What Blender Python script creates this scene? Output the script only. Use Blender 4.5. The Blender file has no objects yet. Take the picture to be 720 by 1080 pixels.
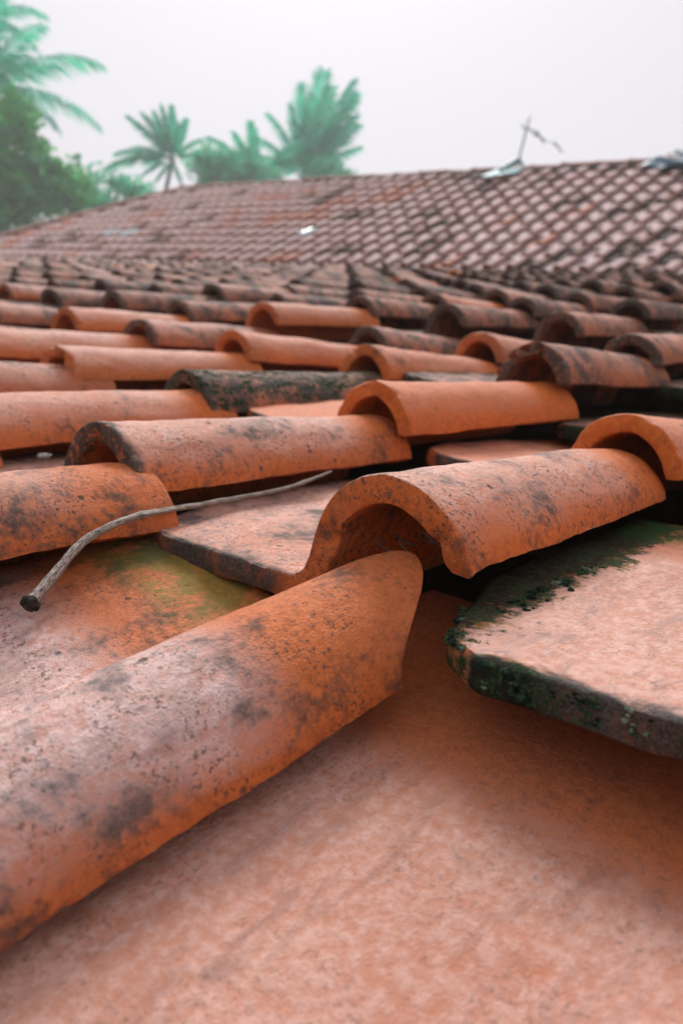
import bpy, math, random
from mathutils import Vector, Matrix, noise

scene = bpy.context.scene
R = math.radians
S = 0.2                      # one roof unit (tile column spacing) in metres
PITCH = R(20.0)              # pitch of the veranda roof
RISE = R(22.0)               # how much steeper the main roof is
GAUGE = 1.185                # course spacing in roof units
UB, WB = 28.4, 0.52          # where the main roof starts (roof units)
SUN_EL, SUN_AZ = 50.0, 55.0  # elevation, azimuth measured from +X towards +Y

# ------------------------------------------------------------------ camera
MR = Matrix.Rotation(-PITCH, 3, 'Y')            # roof (u, v, w) -> world


def rw(u, v, w):
    return MR @ (Vector((u, v, w)) * S)


CAM_F = 896.2
yaw, pit, rol = 0.70064, -0.28400, -0.02470
CAM_LOCAL = (-1.2994, -0.9961, 0.7797)
fwd = Vector((math.cos(yaw) * math.cos(pit), math.sin(yaw) * math.cos(pit), math.sin(pit)))
rgt = fwd.cross(Vector((0, 0, 1))).normalized()
dwn = fwd.cross(rgt)
rgt, dwn = math.cos(rol) * rgt + math.sin(rol) * dwn, -math.sin(rol) * rgt + math.cos(rol) * dwn
fwdW, rgtW, dwnW = MR @ fwd, MR @ rgt, MR @ dwn
CAM = rw(*CAM_LOCAL)
cam_data = bpy.data.cameras.new('camera')
cam = bpy.data.objects.new('camera', cam_data)
scene.collection.objects.link(cam)
m = Matrix((rgtW, -dwnW, -fwdW)).transposed().to_4x4()
m.translation = CAM
cam.matrix_world = m
cam_data.sensor_fit = 'VERTICAL'
cam_data.sensor_height = 36.0
cam_data.lens = CAM_F / 1080.0 * 36.0
cam_data.clip_start = 0.005
cam_data.clip_end = 2000
cam_data.dof.use_dof = True
cam_data.dof.focus_distance = 0.36
cam_data.dof.aperture_fstop = cam_data.lens / 2.7     # entrance pupil of a few millimetres
scene.camera = cam

# ------------------------------------------------------------------ sky, sun, exposure
world = bpy.data.worlds.new('World')
scene.world = world
world.use_nodes = True
wn, wl = world.node_tree.nodes, world.node_tree.links
wn.clear()
sky = wn.new('ShaderNodeTexSky')
sky.sky_type = 'NISHITA'
sky.sun_disc = False
sky.sun_elevation = R(SUN_EL)
sky.sun_rotation = R(90 - SUN_AZ)
sky.dust_density = 6.0
sky.air_density = 1.4
hs = wn.new('ShaderNodeHueSaturation')
hs.inputs['Saturation'].default_value = 0.12
cl = wn.new('ShaderNodeMix')
cl.data_type = 'RGBA'
cl.inputs['Factor'].default_value = 0.94
cl.inputs['B'].default_value = (2.95, 2.80, 3.05, 1)      # even cloud deck
bg = wn.new('ShaderNodeBackground')
bg.inputs['Strength'].default_value = 0.10
wo = wn.new('ShaderNodeOutputWorld')
wl.new(sky.outputs['Color'], hs.inputs['Color'])
wl.new(hs.outputs['Color'], cl.inputs['A'])
wl.new(cl.outputs['Result'], bg.inputs['Color'])
wl.new(bg.outputs['Background'], wo.inputs['Surface'])

sun_d = bpy.data.lights.new('sun', 'SUN')
sun_d.energy = 1.5
sun_d.angle = R(22)
sun_d.color = (1.0, 0.96, 0.92)
sun = bpy.data.objects.new('sun', sun_d)
scene.collection.objects.link(sun)
sdir = Vector((math.cos(R(SUN_EL)) * math.cos(R(SUN_AZ)), math.cos(R(SUN_EL)) * math.sin(R(SUN_AZ)), math.sin(R(SUN_EL))))
sun.rotation_euler = sdir.to_track_quat('Z', 'Y').to_euler()
sun.location = (0, 0, 30)

vs = scene.view_settings
vs.view_transform = 'Standard'
vs.look = 'None'
vs.gamma = 1.0
vs.exposure = 1.42
vs.use_curve_mapping = False
scene.render.engine = 'CYCLES'
scene.cycles.use_denoising = True
scene.cycles.volume_bounces = 2
scene.cycles.max_bounces = 8

# ------------------------------------------------------------------ helpers
COL = scene.collection


def px_dir(x, y):
    return (rgtW * ((x - 360) / CAM_F) + dwnW * ((y - 540) / CAM_F) + fwdW)


def at(x, y, depth):
    """Point on the sight line of a photo pixel at a given depth in metres."""
    return CAM + px_dir(x, y) * depth


def on_roof(x, y, w):
    """Point of the roof-parallel plane at height w (roof units) met by a photo pixel, in roof units."""
    d = MR.transposed() @ px_dir(x, y)
    c = Vector(CAM_LOCAL)
    k = (w - c.z) / d.z
    return c + d * k


def project(p):
    d = p - CAM
    z = d.dot(fwdW)
    if z < 0.02:
        return None
    return 360 + CAM_F * d.dot(rgtW) / z, 540 + CAM_F * d.dot(dwnW) / z, z


def new_mesh(name, verts, faces, smooth=True, sharp=None, mats=()):
    me = bpy.data.meshes.new(name)
    me.from_pydata(verts, [], faces)
    me.validate()
    if smooth:
        me.polygons.foreach_set('use_smooth', [True] * len(me.polygons))
        if sharp is not None:
            me.set_sharp_from_angle(angle=sharp)
    for mt in mats:
        me.materials.append(mt)
    me.update()
    return me


def link(name, me, parent=None):
    o = bpy.data.objects.new(name, me)
    COL.objects.link(o)
    if parent is not None:
        o.parent = parent
        o.matrix_parent_inverse = parent.matrix_basis.inverted()
    return o


def tag(o, label=None, cat=None, group=None, kind=None):
    if label: o['label'] = label
    if cat: o['category'] = cat
    if group: o['group'] = group
    if kind: o['kind'] = kind
    return o


def thing(name, loc, label, cat, group=None):
    o = bpy.data.objects.new(name, None)
    COL.objects.link(o)
    o.empty_display_size = 0.1
    o.location = loc
    return tag(o, label, cat, group)


class MB:
    def __init__(self):
        self.v, self.f = [], []

    def add(self, verts, faces):
        b = len(self.v)
        self.v += [tuple(p) for p in verts]
        self.f += [tuple(i + b for i in f) for f in faces]

    def box(self, mat, sx, sy, sz):
        vs_ = [mat @ Vector((x * sx / 2, y * sy / 2, z * sz / 2)) for x in (-1, 1) for y in (-1, 1) for z in (-1, 1)]
        self.add(vs_, [(0, 1, 3, 2), (4, 6, 7, 5), (0, 4, 5, 1), (2, 3, 7, 6), (0, 2, 6, 4), (1, 5, 7, 3)])

    def tube(self, pts, radii, n=8, rough=0.0, seed=0):
        rings, up = [], Vector((0, 0, 1))
        for i, p in enumerate(pts):
            a = pts[max(i - 1, 0)]
            b = pts[min(i + 1, len(pts) - 1)]
            t = (b - a).normalized()
            s = t.cross(up if abs(t.z) < 0.95 else Vector((1, 0, 0))).normalized()
            q = s.cross(t)
            ring = []
            for k in range(n):
                an = 2 * math.pi * k / n
                r = radii[i]
                if rough:
                    r *= 1 + rough * noise.noise(Vector((k * 1.7 + seed, i * 0.23, seed * 3.1)))
                ring.append(p + (s * math.cos(an) + q * math.sin(an)) * r)
            rings.append(ring)
        vs_ = [p for r_ in rings for p in r_]
        fs = []
        for i in range(len(pts) - 1):
            for k in range(n):
                fs.append((i * n + k, i * n + (k + 1) % n, (i + 1) * n + (k + 1) % n, (i + 1) * n + k))
        fs.append(tuple(range(n - 1, -1, -1)))
        fs.append(tuple((len(pts) - 1) * n + k for k in range(n)))
        self.add(vs_, fs)

    def build(self, name, mat, parent=None, smooth=True, sharp=R(45)):
        return link(name, new_mesh(name, self.v, self.f, smooth, sharp, (mat,)), parent)


class NT:
    """Short-hand for building node materials."""

    def __init__(self, name):
        self.mat = bpy.data.materials.new(name)
        self.mat.use_nodes = True
        self.n, self.l = self.mat.node_tree.nodes, self.mat.node_tree.links
        self.n.clear()
        self.out = self.n.new('ShaderNodeOutputMaterial')

    def put(self, sock, val):
        if isinstance(val, bpy.types.NodeSocket):
            self.l.new(val, sock)
        else:
            if isinstance(val, (tuple, list)) and len(val) == 3 and sock.type == 'RGBA':
                val = (*val, 1)
            sock.default_value = val

    def math(self, op, a, b=0.0, c=None, clamp=False):
        n = self.n.new('ShaderNodeMath')
        n.operation = op
        n.use_clamp = clamp
        self.put(n.inputs[0], a)
        self.put(n.inputs[1], b)
        if c is not None: self.put(n.inputs[2], c)
        return n.outputs[0]

    def vmath(self, op, a, b):
        n = self.n.new('ShaderNodeVectorMath')
        n.operation = op
        self.put(n.inputs[0], a)
        self.put(n.inputs[1], b)
        return n.outputs[0]

    def mix(self, f, a, b, blend='MIX'):
        n = self.n.new('ShaderNodeMix')
        n.data_type = 'RGBA'
        n.blend_type = blend
        self.put(n.inputs['Factor'], f)
        self.put(n.inputs['A'], a)
        self.put(n.inputs['B'], b)
        return n.outputs['Result']

    def noise(self, vec, scale, detail=4, rough=0.55, dist=0.0):
        n = self.n.new('ShaderNodeTexNoise')
        self.put(n.inputs['Vector'], vec)
        n.inputs['Scale'].default_value = scale
        n.inputs['Detail'].default_value = detail
        n.inputs['Roughness'].default_value = rough
        n.inputs['Distortion'].default_value = dist
        return n.outputs['Fac']

    def voronoi(self, vec, scale, feature='F1'):
        n = self.n.new('ShaderNodeTexVoronoi')
        n.feature = feature
        self.put(n.inputs['Vector'], vec)
        n.inputs['Scale'].default_value = scale
        return n.outputs['Distance']

    def step(self, x, lo, hi, a=0.0, b=1.0):
        n = self.n.new('ShaderNodeMapRange')
        n.interpolation_type = 'SMOOTHSTEP'
        self.put(n.inputs['Value'], x)
        for s_, v_ in (('From Min', lo), ('From Max', hi), ('To Min', a), ('To Max', b)):
            self.put(n.inputs[s_], v_)
        return n.outputs['Result']

    def bump(self, h, strength=0.4, dist=0.001, normal=None):
        n = self.n.new('ShaderNodeBump')
        n.inputs['Strength'].default_value = strength
        n.inputs['Distance'].default_value = dist
        self.put(n.inputs['Height'], h)
        if normal is not None: self.put(n.inputs['Normal'], normal)
        return n.outputs['Normal']

    def surface(self, color, rough=0.6, spec=0.4, normal=None, **kw):
        n = self.n.new('ShaderNodeBsdfPrincipled')
        self.put(n.inputs['Base Color'], color)
        self.put(n.inputs['Roughness'], rough)
        self.put(n.inputs['Specular IOR Level'], spec)
        if normal is not None: self.put(n.inputs['Normal'], normal)
        for k, v in kw.items(): self.put(n.inputs[k.replace('_', ' ')], v)
        self.l.new(n.outputs[0], self.out.inputs['Surface'])
        return self.mat


def plain(name, col, rough=0.6, spec=0.4, var=0.25, scale=20, **kw):
    t = NT(name)
    tc = t.n.new('ShaderNodeTexCoord').outputs['Object']
    f = t.noise(tc, scale, 5)
    c = t.mix(t.step(f, 0.3, 0.7), tuple(x * (1 - var) for x in col), tuple(min(1, x * (1 + var)) for x in col))
    return t.surface(c, rough, spec, t.bump(f, 0.2, 0.003), **kw)


# ------------------------------------------------------------------ fired clay
def clay(name, per_object=True, up=(0, 0, 1), main=False):
    """Weathered terracotta. Per tile, four numbers: soot, moss, orange-ness, bleaching with painted sky sheen."""
    t = NT(name)
    tc = t.n.new('ShaderNodeTexCoord').outputs['Object']
    if per_object:
        oi = t.n.new('ShaderNodeObjectInfo')
        sep = t.n.new('ShaderNodeSeparateColor')
        t.l.new(oi.outputs['Color'], sep.inputs[0])
        soot, moss, hue = sep.outputs
        wear_sheen = oi.outputs['Alpha']
        off = t.math('MULTIPLY', oi.outputs['Random'], 57.0)
        cb = t.n.new('ShaderNodeCombineXYZ')
        for i in range(3): t.put(cb.inputs[i], off)
        vec = t.vmath('ADD', tc, cb.outputs[0])
        loc = tc
        vt = t.n.new('ShaderNodeVectorTransform')
        vt.vector_type = 'NORMAL'
        vt.convert_from, vt.convert_to = 'WORLD', 'OBJECT'
        t.l.new(t.n.new('ShaderNodeNewGeometry').outputs['Normal'], vt.inputs[0])
        nz = t.n.new('ShaderNodeSeparateXYZ')
        t.l.new(vt.outputs[0], nz.inputs[0])
        upness = nz.outputs['Z']
    else:
        at_ = t.n.new('ShaderNodeAttribute')
        at_.attribute_name = 'tint'
        sep = t.n.new('ShaderNodeSeparateColor')
        t.l.new(at_.outputs['Color'], sep.inputs[0])
        soot, moss, hue = sep.outputs
        wear_sheen = at_.outputs['Alpha']
        a2 = t.n.new('ShaderNodeAttribute')
        a2.attribute_name = 'place'
        loc, vec = a2.outputs['Vector'], tc
        dt = t.n.new('ShaderNodeVectorMath')
        dt.operation = 'DOT_PRODUCT'
        t.l.new(t.n.new('ShaderNodeNewGeometry').outputs['Normal'], dt.inputs[0])
        dt.inputs[1].default_value = up
        upness = dt.outputs['Value']
    ls = t.n.new('ShaderNodeSeparateXYZ')
    t.l.new(loc, ls.inputs[0])
    sx, sy = ls.outputs['X'], ls.outputs['Y']

    big = t.noise(vec, 11, 3)
    mid = t.noise(vec, 45, 5, 0.62, 0.4)
    fine = t.noise(vec, 230, 5, 0.65)
    grit = t.noise(vec, 900, 2, 0.6)
    streak_v = t.vmath('MULTIPLY', vec, (1.0, 3.2, 3.2))
    streak = t.noise(streak_v, 30, 3, 0.6, 0.8)

    # clay body
    f = t.math('ADD', hue, t.math('MULTIPLY', t.math('SUBTRACT', big, 0.5), 0.9), clamp=True)
    body = t.mix(f, (0.33, 0.135, 0.084), (0.64, 0.162, 0.029))
    body = t.mix(t.step(t.math('ADD', t.math('MULTIPLY', fine, .6), t.math('MULTIPLY', grit, .4)), 0.36, 0.62, 0.0, 0.75), body, t.mix(1.0, body, (0.70, 0.62, 0.58), 'MULTIPLY'))
    # pale upward faces: weathered bloom plus sky reflection painted into the colour
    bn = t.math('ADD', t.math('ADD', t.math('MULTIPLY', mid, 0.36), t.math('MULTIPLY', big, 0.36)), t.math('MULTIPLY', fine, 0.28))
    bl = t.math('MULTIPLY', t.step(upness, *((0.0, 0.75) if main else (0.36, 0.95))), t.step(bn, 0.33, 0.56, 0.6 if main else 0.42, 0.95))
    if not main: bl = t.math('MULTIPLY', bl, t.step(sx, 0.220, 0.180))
    bl = t.math('MULTIPLY', bl, wear_sheen, clamp=True)
    pale = t.mix(t.step(fine, 0.35, 0.68), (0.52, 0.285, 0.215), (0.67, 0.435, 0.375)) if not main else t.mix(t.step(fine, 0.35, 0.68), (0.60, 0.44, 0.42), (0.74, 0.58, 0.57))  # main roof paler still: haze and lens bloom painted over bleached clay
    if not main: pale = t.mix(t.step(wear_sheen, 0.95, 1.2, 0.0, 0.75), pale, t.mix(t.step(fine, 0.35, 0.68), (0.52, 0.325, 0.29), (0.69, 0.51, 0.495)))  # lilac sky reflection mixed into the colour of the palest tiles
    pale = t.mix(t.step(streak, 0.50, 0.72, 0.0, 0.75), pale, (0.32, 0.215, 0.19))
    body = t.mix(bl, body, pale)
    # black lichen and soot
    lv = t.math('ADD', t.math('MULTIPLY', mid, 0.62), t.math('MULTIPLY', fine, 0.38))
    patch = t.step(t.noise(vec, 17, 3, 0.5, 0.3), 0.40, 0.62)
    thr = t.math('SUBTRACT', 0.715, t.math('ADD', t.math('MULTIPLY', soot, t.step(sy, 0.055, 0.075, 0.34, 0.44)), t.math('MULTIPLY', patch, 0.12)))
    dk = t.step(lv, t.math('SUBTRACT', thr, t.math('MULTIPLY', soot, 0.10)), t.math('ADD', thr, t.math('ADD', 0.11, t.math('MULTIPLY', soot, 0.12))))
    dk = t.math('MULTIPLY', dk, t.step(soot, 0.0, 0.75, 0.66, 0.95))
    spots = t.math('MULTIPLY', t.step(t.voronoi(vec, 95), 0.22, 0.10), t.step(t.noise(vec, 60, 2), 0.50, 0.62))
    specks = t.math('MULTIPLY', t.step(t.noise(vec, 480, 3, 0.68), 0.53, 0.62), t.step(t.noise(vec, 38, 3, 0.65, 0.5), 0.40, 0.58))
    dk = t.math('MAXIMUM', dk, t.math('MULTIPLY', spots, t.step(soot, 0.05, 0.35, 0.0, 0.8)))
    dk = t.math('MAXIMUM', dk, t.math('MULTIPLY', specks, t.step(soot, 0.0, 0.5, 0.30, 0.85)))
    # grime on the cut front face of the pan
    grime = t.math('MULTIPLY', t.step(sx, 0.0065, 0.002), t.step(sy, 0.052, 0.066))
    grime = t.math('MULTIPLY', grime, t.step(mid, 0.30, 0.52, 0.45, 0.95))
    dk = t.math('MAXIMUM', dk, grime)
    rim = t.math('MULTIPLY', t.step(t.math('ADD', sx, t.math('MULTIPLY', t.math('SUBTRACT', mid, 0.5), 0.03)), 0.010, 0.002), t.step(moss, 0.04, 0.10))
    dk = t.math('MAXIMUM', dk, t.math('MULTIPLY', rim, t.step(fine, 0.36, 0.50, 0.3, 0.92)))
    dirt = t.mix(t.step(grit, 0.3, 0.7), (0.022, 0.027, 0.027), (0.078, 0.082, 0.078))
    body = t.mix(dk, body, dirt)
    # moss: in general by amount, and along the damp strip of the pan beside the next barrel
    edge_n = t.math('ADD', sy, t.math('MULTIPLY', t.math('SUBTRACT', t.math('ADD', t.math('MULTIPLY', mid, .6), t.math('MULTIPLY', fine, .4)), 0.5), 0.08))
    strip = t.step(edge_n, 0.155, 0.162)
    strip = t.math('MAXIMUM', strip, t.math('MULTIPLY', t.step(t.math('ADD', sx, t.math('MULTIPLY', t.math('SUBTRACT', mid, 0.5), 0.04)), 0.010, 0.003), t.step(sy, 0.10, 0.13)))
    strip = t.math('MULTIPLY', strip, t.step(moss, 0.02, 0.2))
    ochre = t.math('MULTIPLY', t.math('MULTIPLY', strip, t.math('MULTIPLY', t.step(edge_n, 0.170, 0.156), t.step(sx, 0.004, 0.010))), t.step(t.noise(vec, 120, 5, 0.7), 0.50, 0.56))
    mthr = t.math('SUBTRACT', 0.88, t.math('MULTIPLY', moss, 0.46))
    mo = t.step(t.math('ADD', t.math('MULTIPLY', streak, 0.5), t.math('MULTIPLY', fine, 0.5)), mthr, t.math('ADD', mthr, 0.10))
    mo = t.math('MAXIMUM', mo, t.math('MULTIPLY', strip, 0.95))
    green = t.mix(t.step(grit, 0.35, 0.7), (0.008, 0.016, 0.010), (0.036, 0.078, 0.032))
    body = t.mix(mo, body, t.mix(t.step(t.math('ADD', t.math('MULTIPLY', mid, .5), t.math('MULTIPLY', fine, .5)), t.math('SUBTRACT', 0.51, t.math('MULTIPLY', moss, 0.17)), t.math('SUBTRACT', 0.62, t.math('MULTIPLY', moss, 0.17))), (0.016, 0.015, 0.012), green))
    damp = t.math('MULTIPLY', t.math('MULTIPLY', t.step(sx, 0.228, 0.252), t.step(sy, 0.06, 0.085)), t.step(t.math('ADD', t.math('MULTIPLY', mid, .6), t.math('MULTIPLY', fine, .4)), 0.40, 0.55))
    damp = t.math('MULTIPLY', damp, t.step(moss, 0.03, 0.08, 0.0, 0.85))
    body = t.mix(damp, body, t.mix(t.step(big, 0.40, 0.60), (0.030, 0.065, 0.022), (0.22, 0.16, 0.025)))
    body = t.mix(t.math('MULTIPLY', ochre, 0.8), body, (0.40, 0.18, 0.065))
    # relief
    h = t.math('ADD', t.math('MULTIPLY', fine, 0.9), t.math('MULTIPLY', grit, 0.5))

    h = t.math('ADD', h, t.math('MULTIPLY', mid, 0.45))
    h = t.math('SUBTRACT', h, t.math('MULTIPLY', spots, t.step(soot, 0.05, 0.35, 0.0, 0.7)))
    rough = t.math('ADD', 0.62, t.math('MULTIPLY', fine, 0.25))
    spec = t.math('MULTIPLY', 0.28, t.math('SUBTRACT', 1.0, t.math('MAXIMUM', t.math('MULTIPLY', dk, 0.7), mo)))
    return t.surface(body, rough, spec, t.bump(h, 0.65, 0.0017))


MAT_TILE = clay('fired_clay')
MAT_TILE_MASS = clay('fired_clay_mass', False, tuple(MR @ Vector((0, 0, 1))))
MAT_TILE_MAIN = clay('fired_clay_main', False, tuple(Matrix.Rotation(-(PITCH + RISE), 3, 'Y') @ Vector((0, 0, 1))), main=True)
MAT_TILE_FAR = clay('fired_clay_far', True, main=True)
MAT_DECK = plain('roof_boards', (0.10, 0.075, 0.055), 0.9, 0.1)
MAT_TWIG = None


# ------------------------------------------------------------------ roof tile shape
TH = 0.066
TOP = [(.86, TH), (.60, TH), (.42, TH), (.29, TH), (.238, .082), (.212, .125), (.195, .19), (.155, .275), (.085, .332), (0, .352), (-.09, .33), (-.155, .277), (-.19, .225), (-.202, .185)]
BOT = [(.86, 0), (.60, 0), (.42, 0), (.29, 0), (.205, 0), (.165, .045), (.140, .15), (.112, .225), (.062, .272), (0, .29), (-.065, .27), (-.115, .226), (-.136, .19), (-.146, .172)]
TILE_LEN = 1.30


def crom(P, x):
    n = len(P) - 1
    x = min(max(x, 0), n - 1e-6)
    i = int(x)
    f = x - i
    p0, p1, p2, p3 = P[max(i - 1, 0)], P[i], P[i + 1], P[min(i + 2, n)]
    if i < 2:
        return tuple(p1[k] * (1 - f) + p2[k] * f for k in (0, 1))
    return tuple(0.5 * (2 * p1[k] + (p2[k] - p0[k]) * f + (2 * p0[k] - 5 * p1[k] + 4 * p2[k] - p3[k]) * f * f + (3 * p1[k] - p0[k] - 3 * p2[k] + p3[k]) * f ** 3) for k in (0, 1))


def pan_edge(s, wide=0.0):
    """Outer edge of the pan: clipped front corner, then widening under the next barrel."""
    if wide > 0.2: return 0.93 + wide
    return 0.725 + min(max(s * 1.7, 0.0), 0.10) + min(max((s - 0.058) * 0.4, 0.0), 0.09 + wide)


def tile_shape(nt, ns, seed=0, rough=0.0, chip=0.0, length=TILE_LEN, fine=0, wide=0.0, shear=0.0, run=0.115):
    """Vertices (metres) and faces of one pan-and-barrel tile; front edge at x = 0, barrel axis at y = 0."""
    n = len(TOP) - 1
    xs = [n * i / (nt - 1) for i in range(nt)]
    if nt <= 12:
        xs = [0, 3, 4.2, 6, 7.5, 9, 10.5, 12, 13][:nt]
        nt = len(xs)
    elif nt > 30:
        xs = sorted(set([0, 0.06] + xs[1:-1] + [12.9, 13]))
        nt = len(xs)
    tp = [crom(TOP, x) for x in xs]
    bp = [crom(BOT, x) for x in xs]
    if ns <= 3:
        sec = [0.0] + [length * (i + 1) / ns for i in range(ns)]
        inset = [0] * len(sec)
    else:
        sec = [0.0, 0.003, 0.009] + [0.009 + (length - 0.025) * (i + 1) / ns for i in range(ns)] + [length - 0.005, length]
        inset = [0.20, 0.06, 0.0] + [0] * ns + [0.05, 0.20]
    verts, faces = [], []
    sd = Vector((seed * 7.13, seed * 3.7, seed * 1.9))
    for s, ins in zip(sec, inset):
        q = s / length
        edge = pan_edge(s, wide)          # clipped front corner of the pan
        for side, row in ((0, tp), (1, bp)):
            for i in range(nt):
                y, w = row[i]
                my, mw = (tp[i][0] + bp[i][0]) / 2, (tp[i][1] + bp[i][1]) / 2
                if i == 0 and nt > 12:
                    w = w + (mw - w) * 0.45
                if i == nt - 1 and nt > 12:
                    y, w = y + (my - y) * 0.35, w + (mw - w) * 0.35
                y += (my - y) * ins
                w += (mw - w) * ins
                if y > 0.29:
                    y = 0.29 + (y - 0.29) * (edge - 0.29) / 0.57
                else:
                    k = min(1.0, max(0.0, (0.29 - y) / 0.06))
                    y *= 1 - 0.10 * q * k
                    base = TH if side == 0 else 0.0
                    if w > base: w = base + (w - base) * (1 - 0.15 * q * k)
                x = s * (1 + run * min(1.0, max(0.0, (y - 0.20) / 0.09)))     # the pan runs on under the next course
                if shear: x += shear * max(0.0, w - 0.18) ** 2 * q ** 6
                if rough:
                    p = Vector((s, y, w))
                    nv = noise.noise_vector(p * 3.1 + sd) * 0.010 * rough + noise.noise_vector(p * 14 + sd) * 0.0028 * rough
                    if fine: nv += noise.noise_vector(p * 55 + sd) * 0.0009 * rough
                    if i in (nt - 1, nt - 2): nv += noise.noise_vector(p * 26 + sd) * 0.0030 * rough
                    x += nv.x * (1.0 if 0 < q < 1 else 0.6)
                    y += nv.y
                    w += nv.z
                    if chip and s < 0.03:
                        c = noise.noise(Vector((y * 11 + seed * 5, w * 11, seed * 2.2)))
                        c += 0.6 * noise.noise(Vector((y * 31 + seed * 5, w * 31, side * 3 + seed * 2.2)))
                        x += max(0.0, c - 0.12) * 0.10 * chip
                        w -= max(0.0, c - 0.12) * 0.05 * chip * (1 if side == 0 else -0.3)
                verts.append((x * S, y * S, w * S))
    m_ = len(sec)
    tpi = lambda a, i: a * 2 * nt + i
    bti = lambda a, i: a * 2 * nt + nt + i
    for a in range(m_ - 1):
        for i in range(nt - 1):
            faces.append((tpi(a, i), tpi(a, i + 1), tpi(a + 1, i + 1), tpi(a + 1, i)))
            faces.append((bti(a, i), bti(a + 1, i), bti(a + 1, i + 1), bti(a, i + 1)))
        faces.append((tpi(a, 0), tpi(a + 1, 0), bti(a + 1, 0), bti(a, 0)))
        faces.append((tpi(a, nt - 1), bti(a, nt - 1), bti(a + 1, nt - 1), tpi(a + 1, nt - 1)))
    for i in range(nt - 1):
        faces.append((tpi(0, i), bti(0, i), bti(0, i + 1), tpi(0, i + 1)))
        e = m_ - 1
        faces.append((tpi(e, i), tpi(e, i + 1), bti(e, i + 1), bti(e, i)))
    return verts, faces


def tile_mesh(nt, ns, seed, rough, chip, fine=0, wide=0.0, shear=0.0, run=0.115):
    v, f = tile_shape(nt, ns, seed, rough, chip, fine=fine, wide=wide, shear=shear, run=run)
    return new_mesh('roof_tile', v, f, True, R(50), (MAT_TILE,))


TILT = (TH + 0.028) / GAUGE


def sag(u, c=0):
    """Height of the old, sagging roof over its mean plane."""
    if u >= 2.5: return 0.40 * (1 - math.exp(-(u - 2.5) / 6.0))
    if u >= 0: return 0.0
    return 0.171 * u if c <= 0 else 0.0


def veranda_matrix(c, k, rnd, ov):
    """World matrix of the tile in column c, course k of the veranda roof."""
    du, dv, dw, dyaw, dpitch, droll = ov
    u = k * GAUGE + du + rnd.gauss(0, 0.035)
    v = c + dv + rnd.gauss(0, 0.02)
    uu = max(u, 0)
    w = (sag(u, c) if k < 0 or dw == 0 else 0.0) + dw + abs(rnd.gauss(0, 0.028))
    # gentle waviness of the old rafters
    w += 0.10 * noise.noise(Vector((u * 0.16, v * 0.13, 4.2))) * min(1, max(0, (u + v - 3) / 6))
    sl = 0.0 if k >= 0 and dw != 0 else math.atan((sag(uu + .2) - sag(uu)) / .2) if k >= 0 else (0.171 if c <= 0 else 0.0)
    rot = Matrix.Rotation(-(PITCH + sl - math.atan(TILT) + dpitch + rnd.gauss(0, 0.014)), 4, 'Y') \
        @ Matrix.Rotation(dyaw + rnd.gauss(0, 0.022), 4, 'Z') @ Matrix.Rotation(droll + rnd.gauss(0, 0.025), 4, 'X')
    M_ = rot.copy()
    M_.translation = rw(u, v, w)
    return M_


class Still:
    def gauss(self, a, b): return 0.0


# hand-placed tiles near the lens: (column, course) -> du, dv, dw, yaw, pitch, roll
PLACE = {
    (0, -1): (-.172, .138, -.044, -.070, .018, .130), (0, 0): (.058, .032, .009, .040, .007, .006), (1, 0): (.062, .093, -.023, -.015, .013, .031),
    (1, -1): (.004, -.027, -.011, -.001, .017, .032), (1, 1): (.095, .056, .0, -.060, .030, .10), (1, 2): (.056, -.006, .095, -.034, -.010, .079),
    (0, 1): (.134, .060, -.009, -.048, -.041, .064), (2, 1): (-.021, .048, -.047, -.060, .028, .060), (2, 0): (-.001, -.012, -.044, .007, .038, .013),
    (2, 2): (.029, .011, .001, -.045, -.028, .062), (3, 1): (-.046, .053, -.019, -.059, .022, -.014), (3, 2): (-.020, .048, .010, -.053, -.026, .044),
    (2, 3): (.035, .005, .020, -.037, -.023, .040), (3, 3): (.046, -.041, -.003, -.016, -.014, .019), (-1, 0): (-.104, -.045, .093, .034, .008, -.043),
    (-1, -1): (-.03, -.06, .004, .0, -.022, .0),
}
# soot, moss, orange, bleaching with painted sky sheen
TINT = {
    (0, -1): (.34, .10, .70, 1.18), (0, 0): (.44, .0, .90, .95), (0, 1): (.22, .0, .95, .45), (-1, 0): (.14, .45, .35, .88), (-1, -1): (.10, .0, .50, .80),
    (1, -1): (.50, .0, .80, .70), (1, 0): (.33, .12, .82, 1.0), (1, 1): (.16, .0, 1.0, .32), (1, 2): (.68, .25, .45, .5), (1, 3): (.62, .5, .45, .6),
    (2, 0): (.22, .0, .75, .75), (2, 1): (.74, .88, .30, .25), (2, 2): (.32, .05, .85, .5), (2, 3): (.35, .05, .6, .6), (2, 4): (.55, .15, .4, .6),
    (3, 0): (.40, .0, .5, .8), (3, 1): (.18, .0, .75, .8), (3, 2): (.22, .0, .8, .6), (3, 3): (.62, .2, .3, .5), (3, 4): (.7, .2, .3, .5),
    (1, 4): (.72, .6, .3, .5), (1, 5): (.6, .4, .3, .6), (2, 5): (.76, .7, .3, .4), (2, 6): (.3, .1, .9, .6), (3, 5): (.66, .5, .3, .5), (3, 6): (.74, .6, .3, .4), (4, 4): (.7, .6, .3, .5), (4, 5): (.3, .1, .8, .7), (0, 4): (.74, .7, .3, .4), (5, 3): (.66, .5, .3, .5), (5, 5): (.72, .6, .3, .5),
    (4, 1): (.15, .0, .7, .9), (4, 2): (.45, .1, .4, .7), (4, 3): (.3, .0, .7, .7), (0, 2): (.60, .45, .55, .5), (0, 3): (.72, .6, .4, .5),
}


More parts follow.
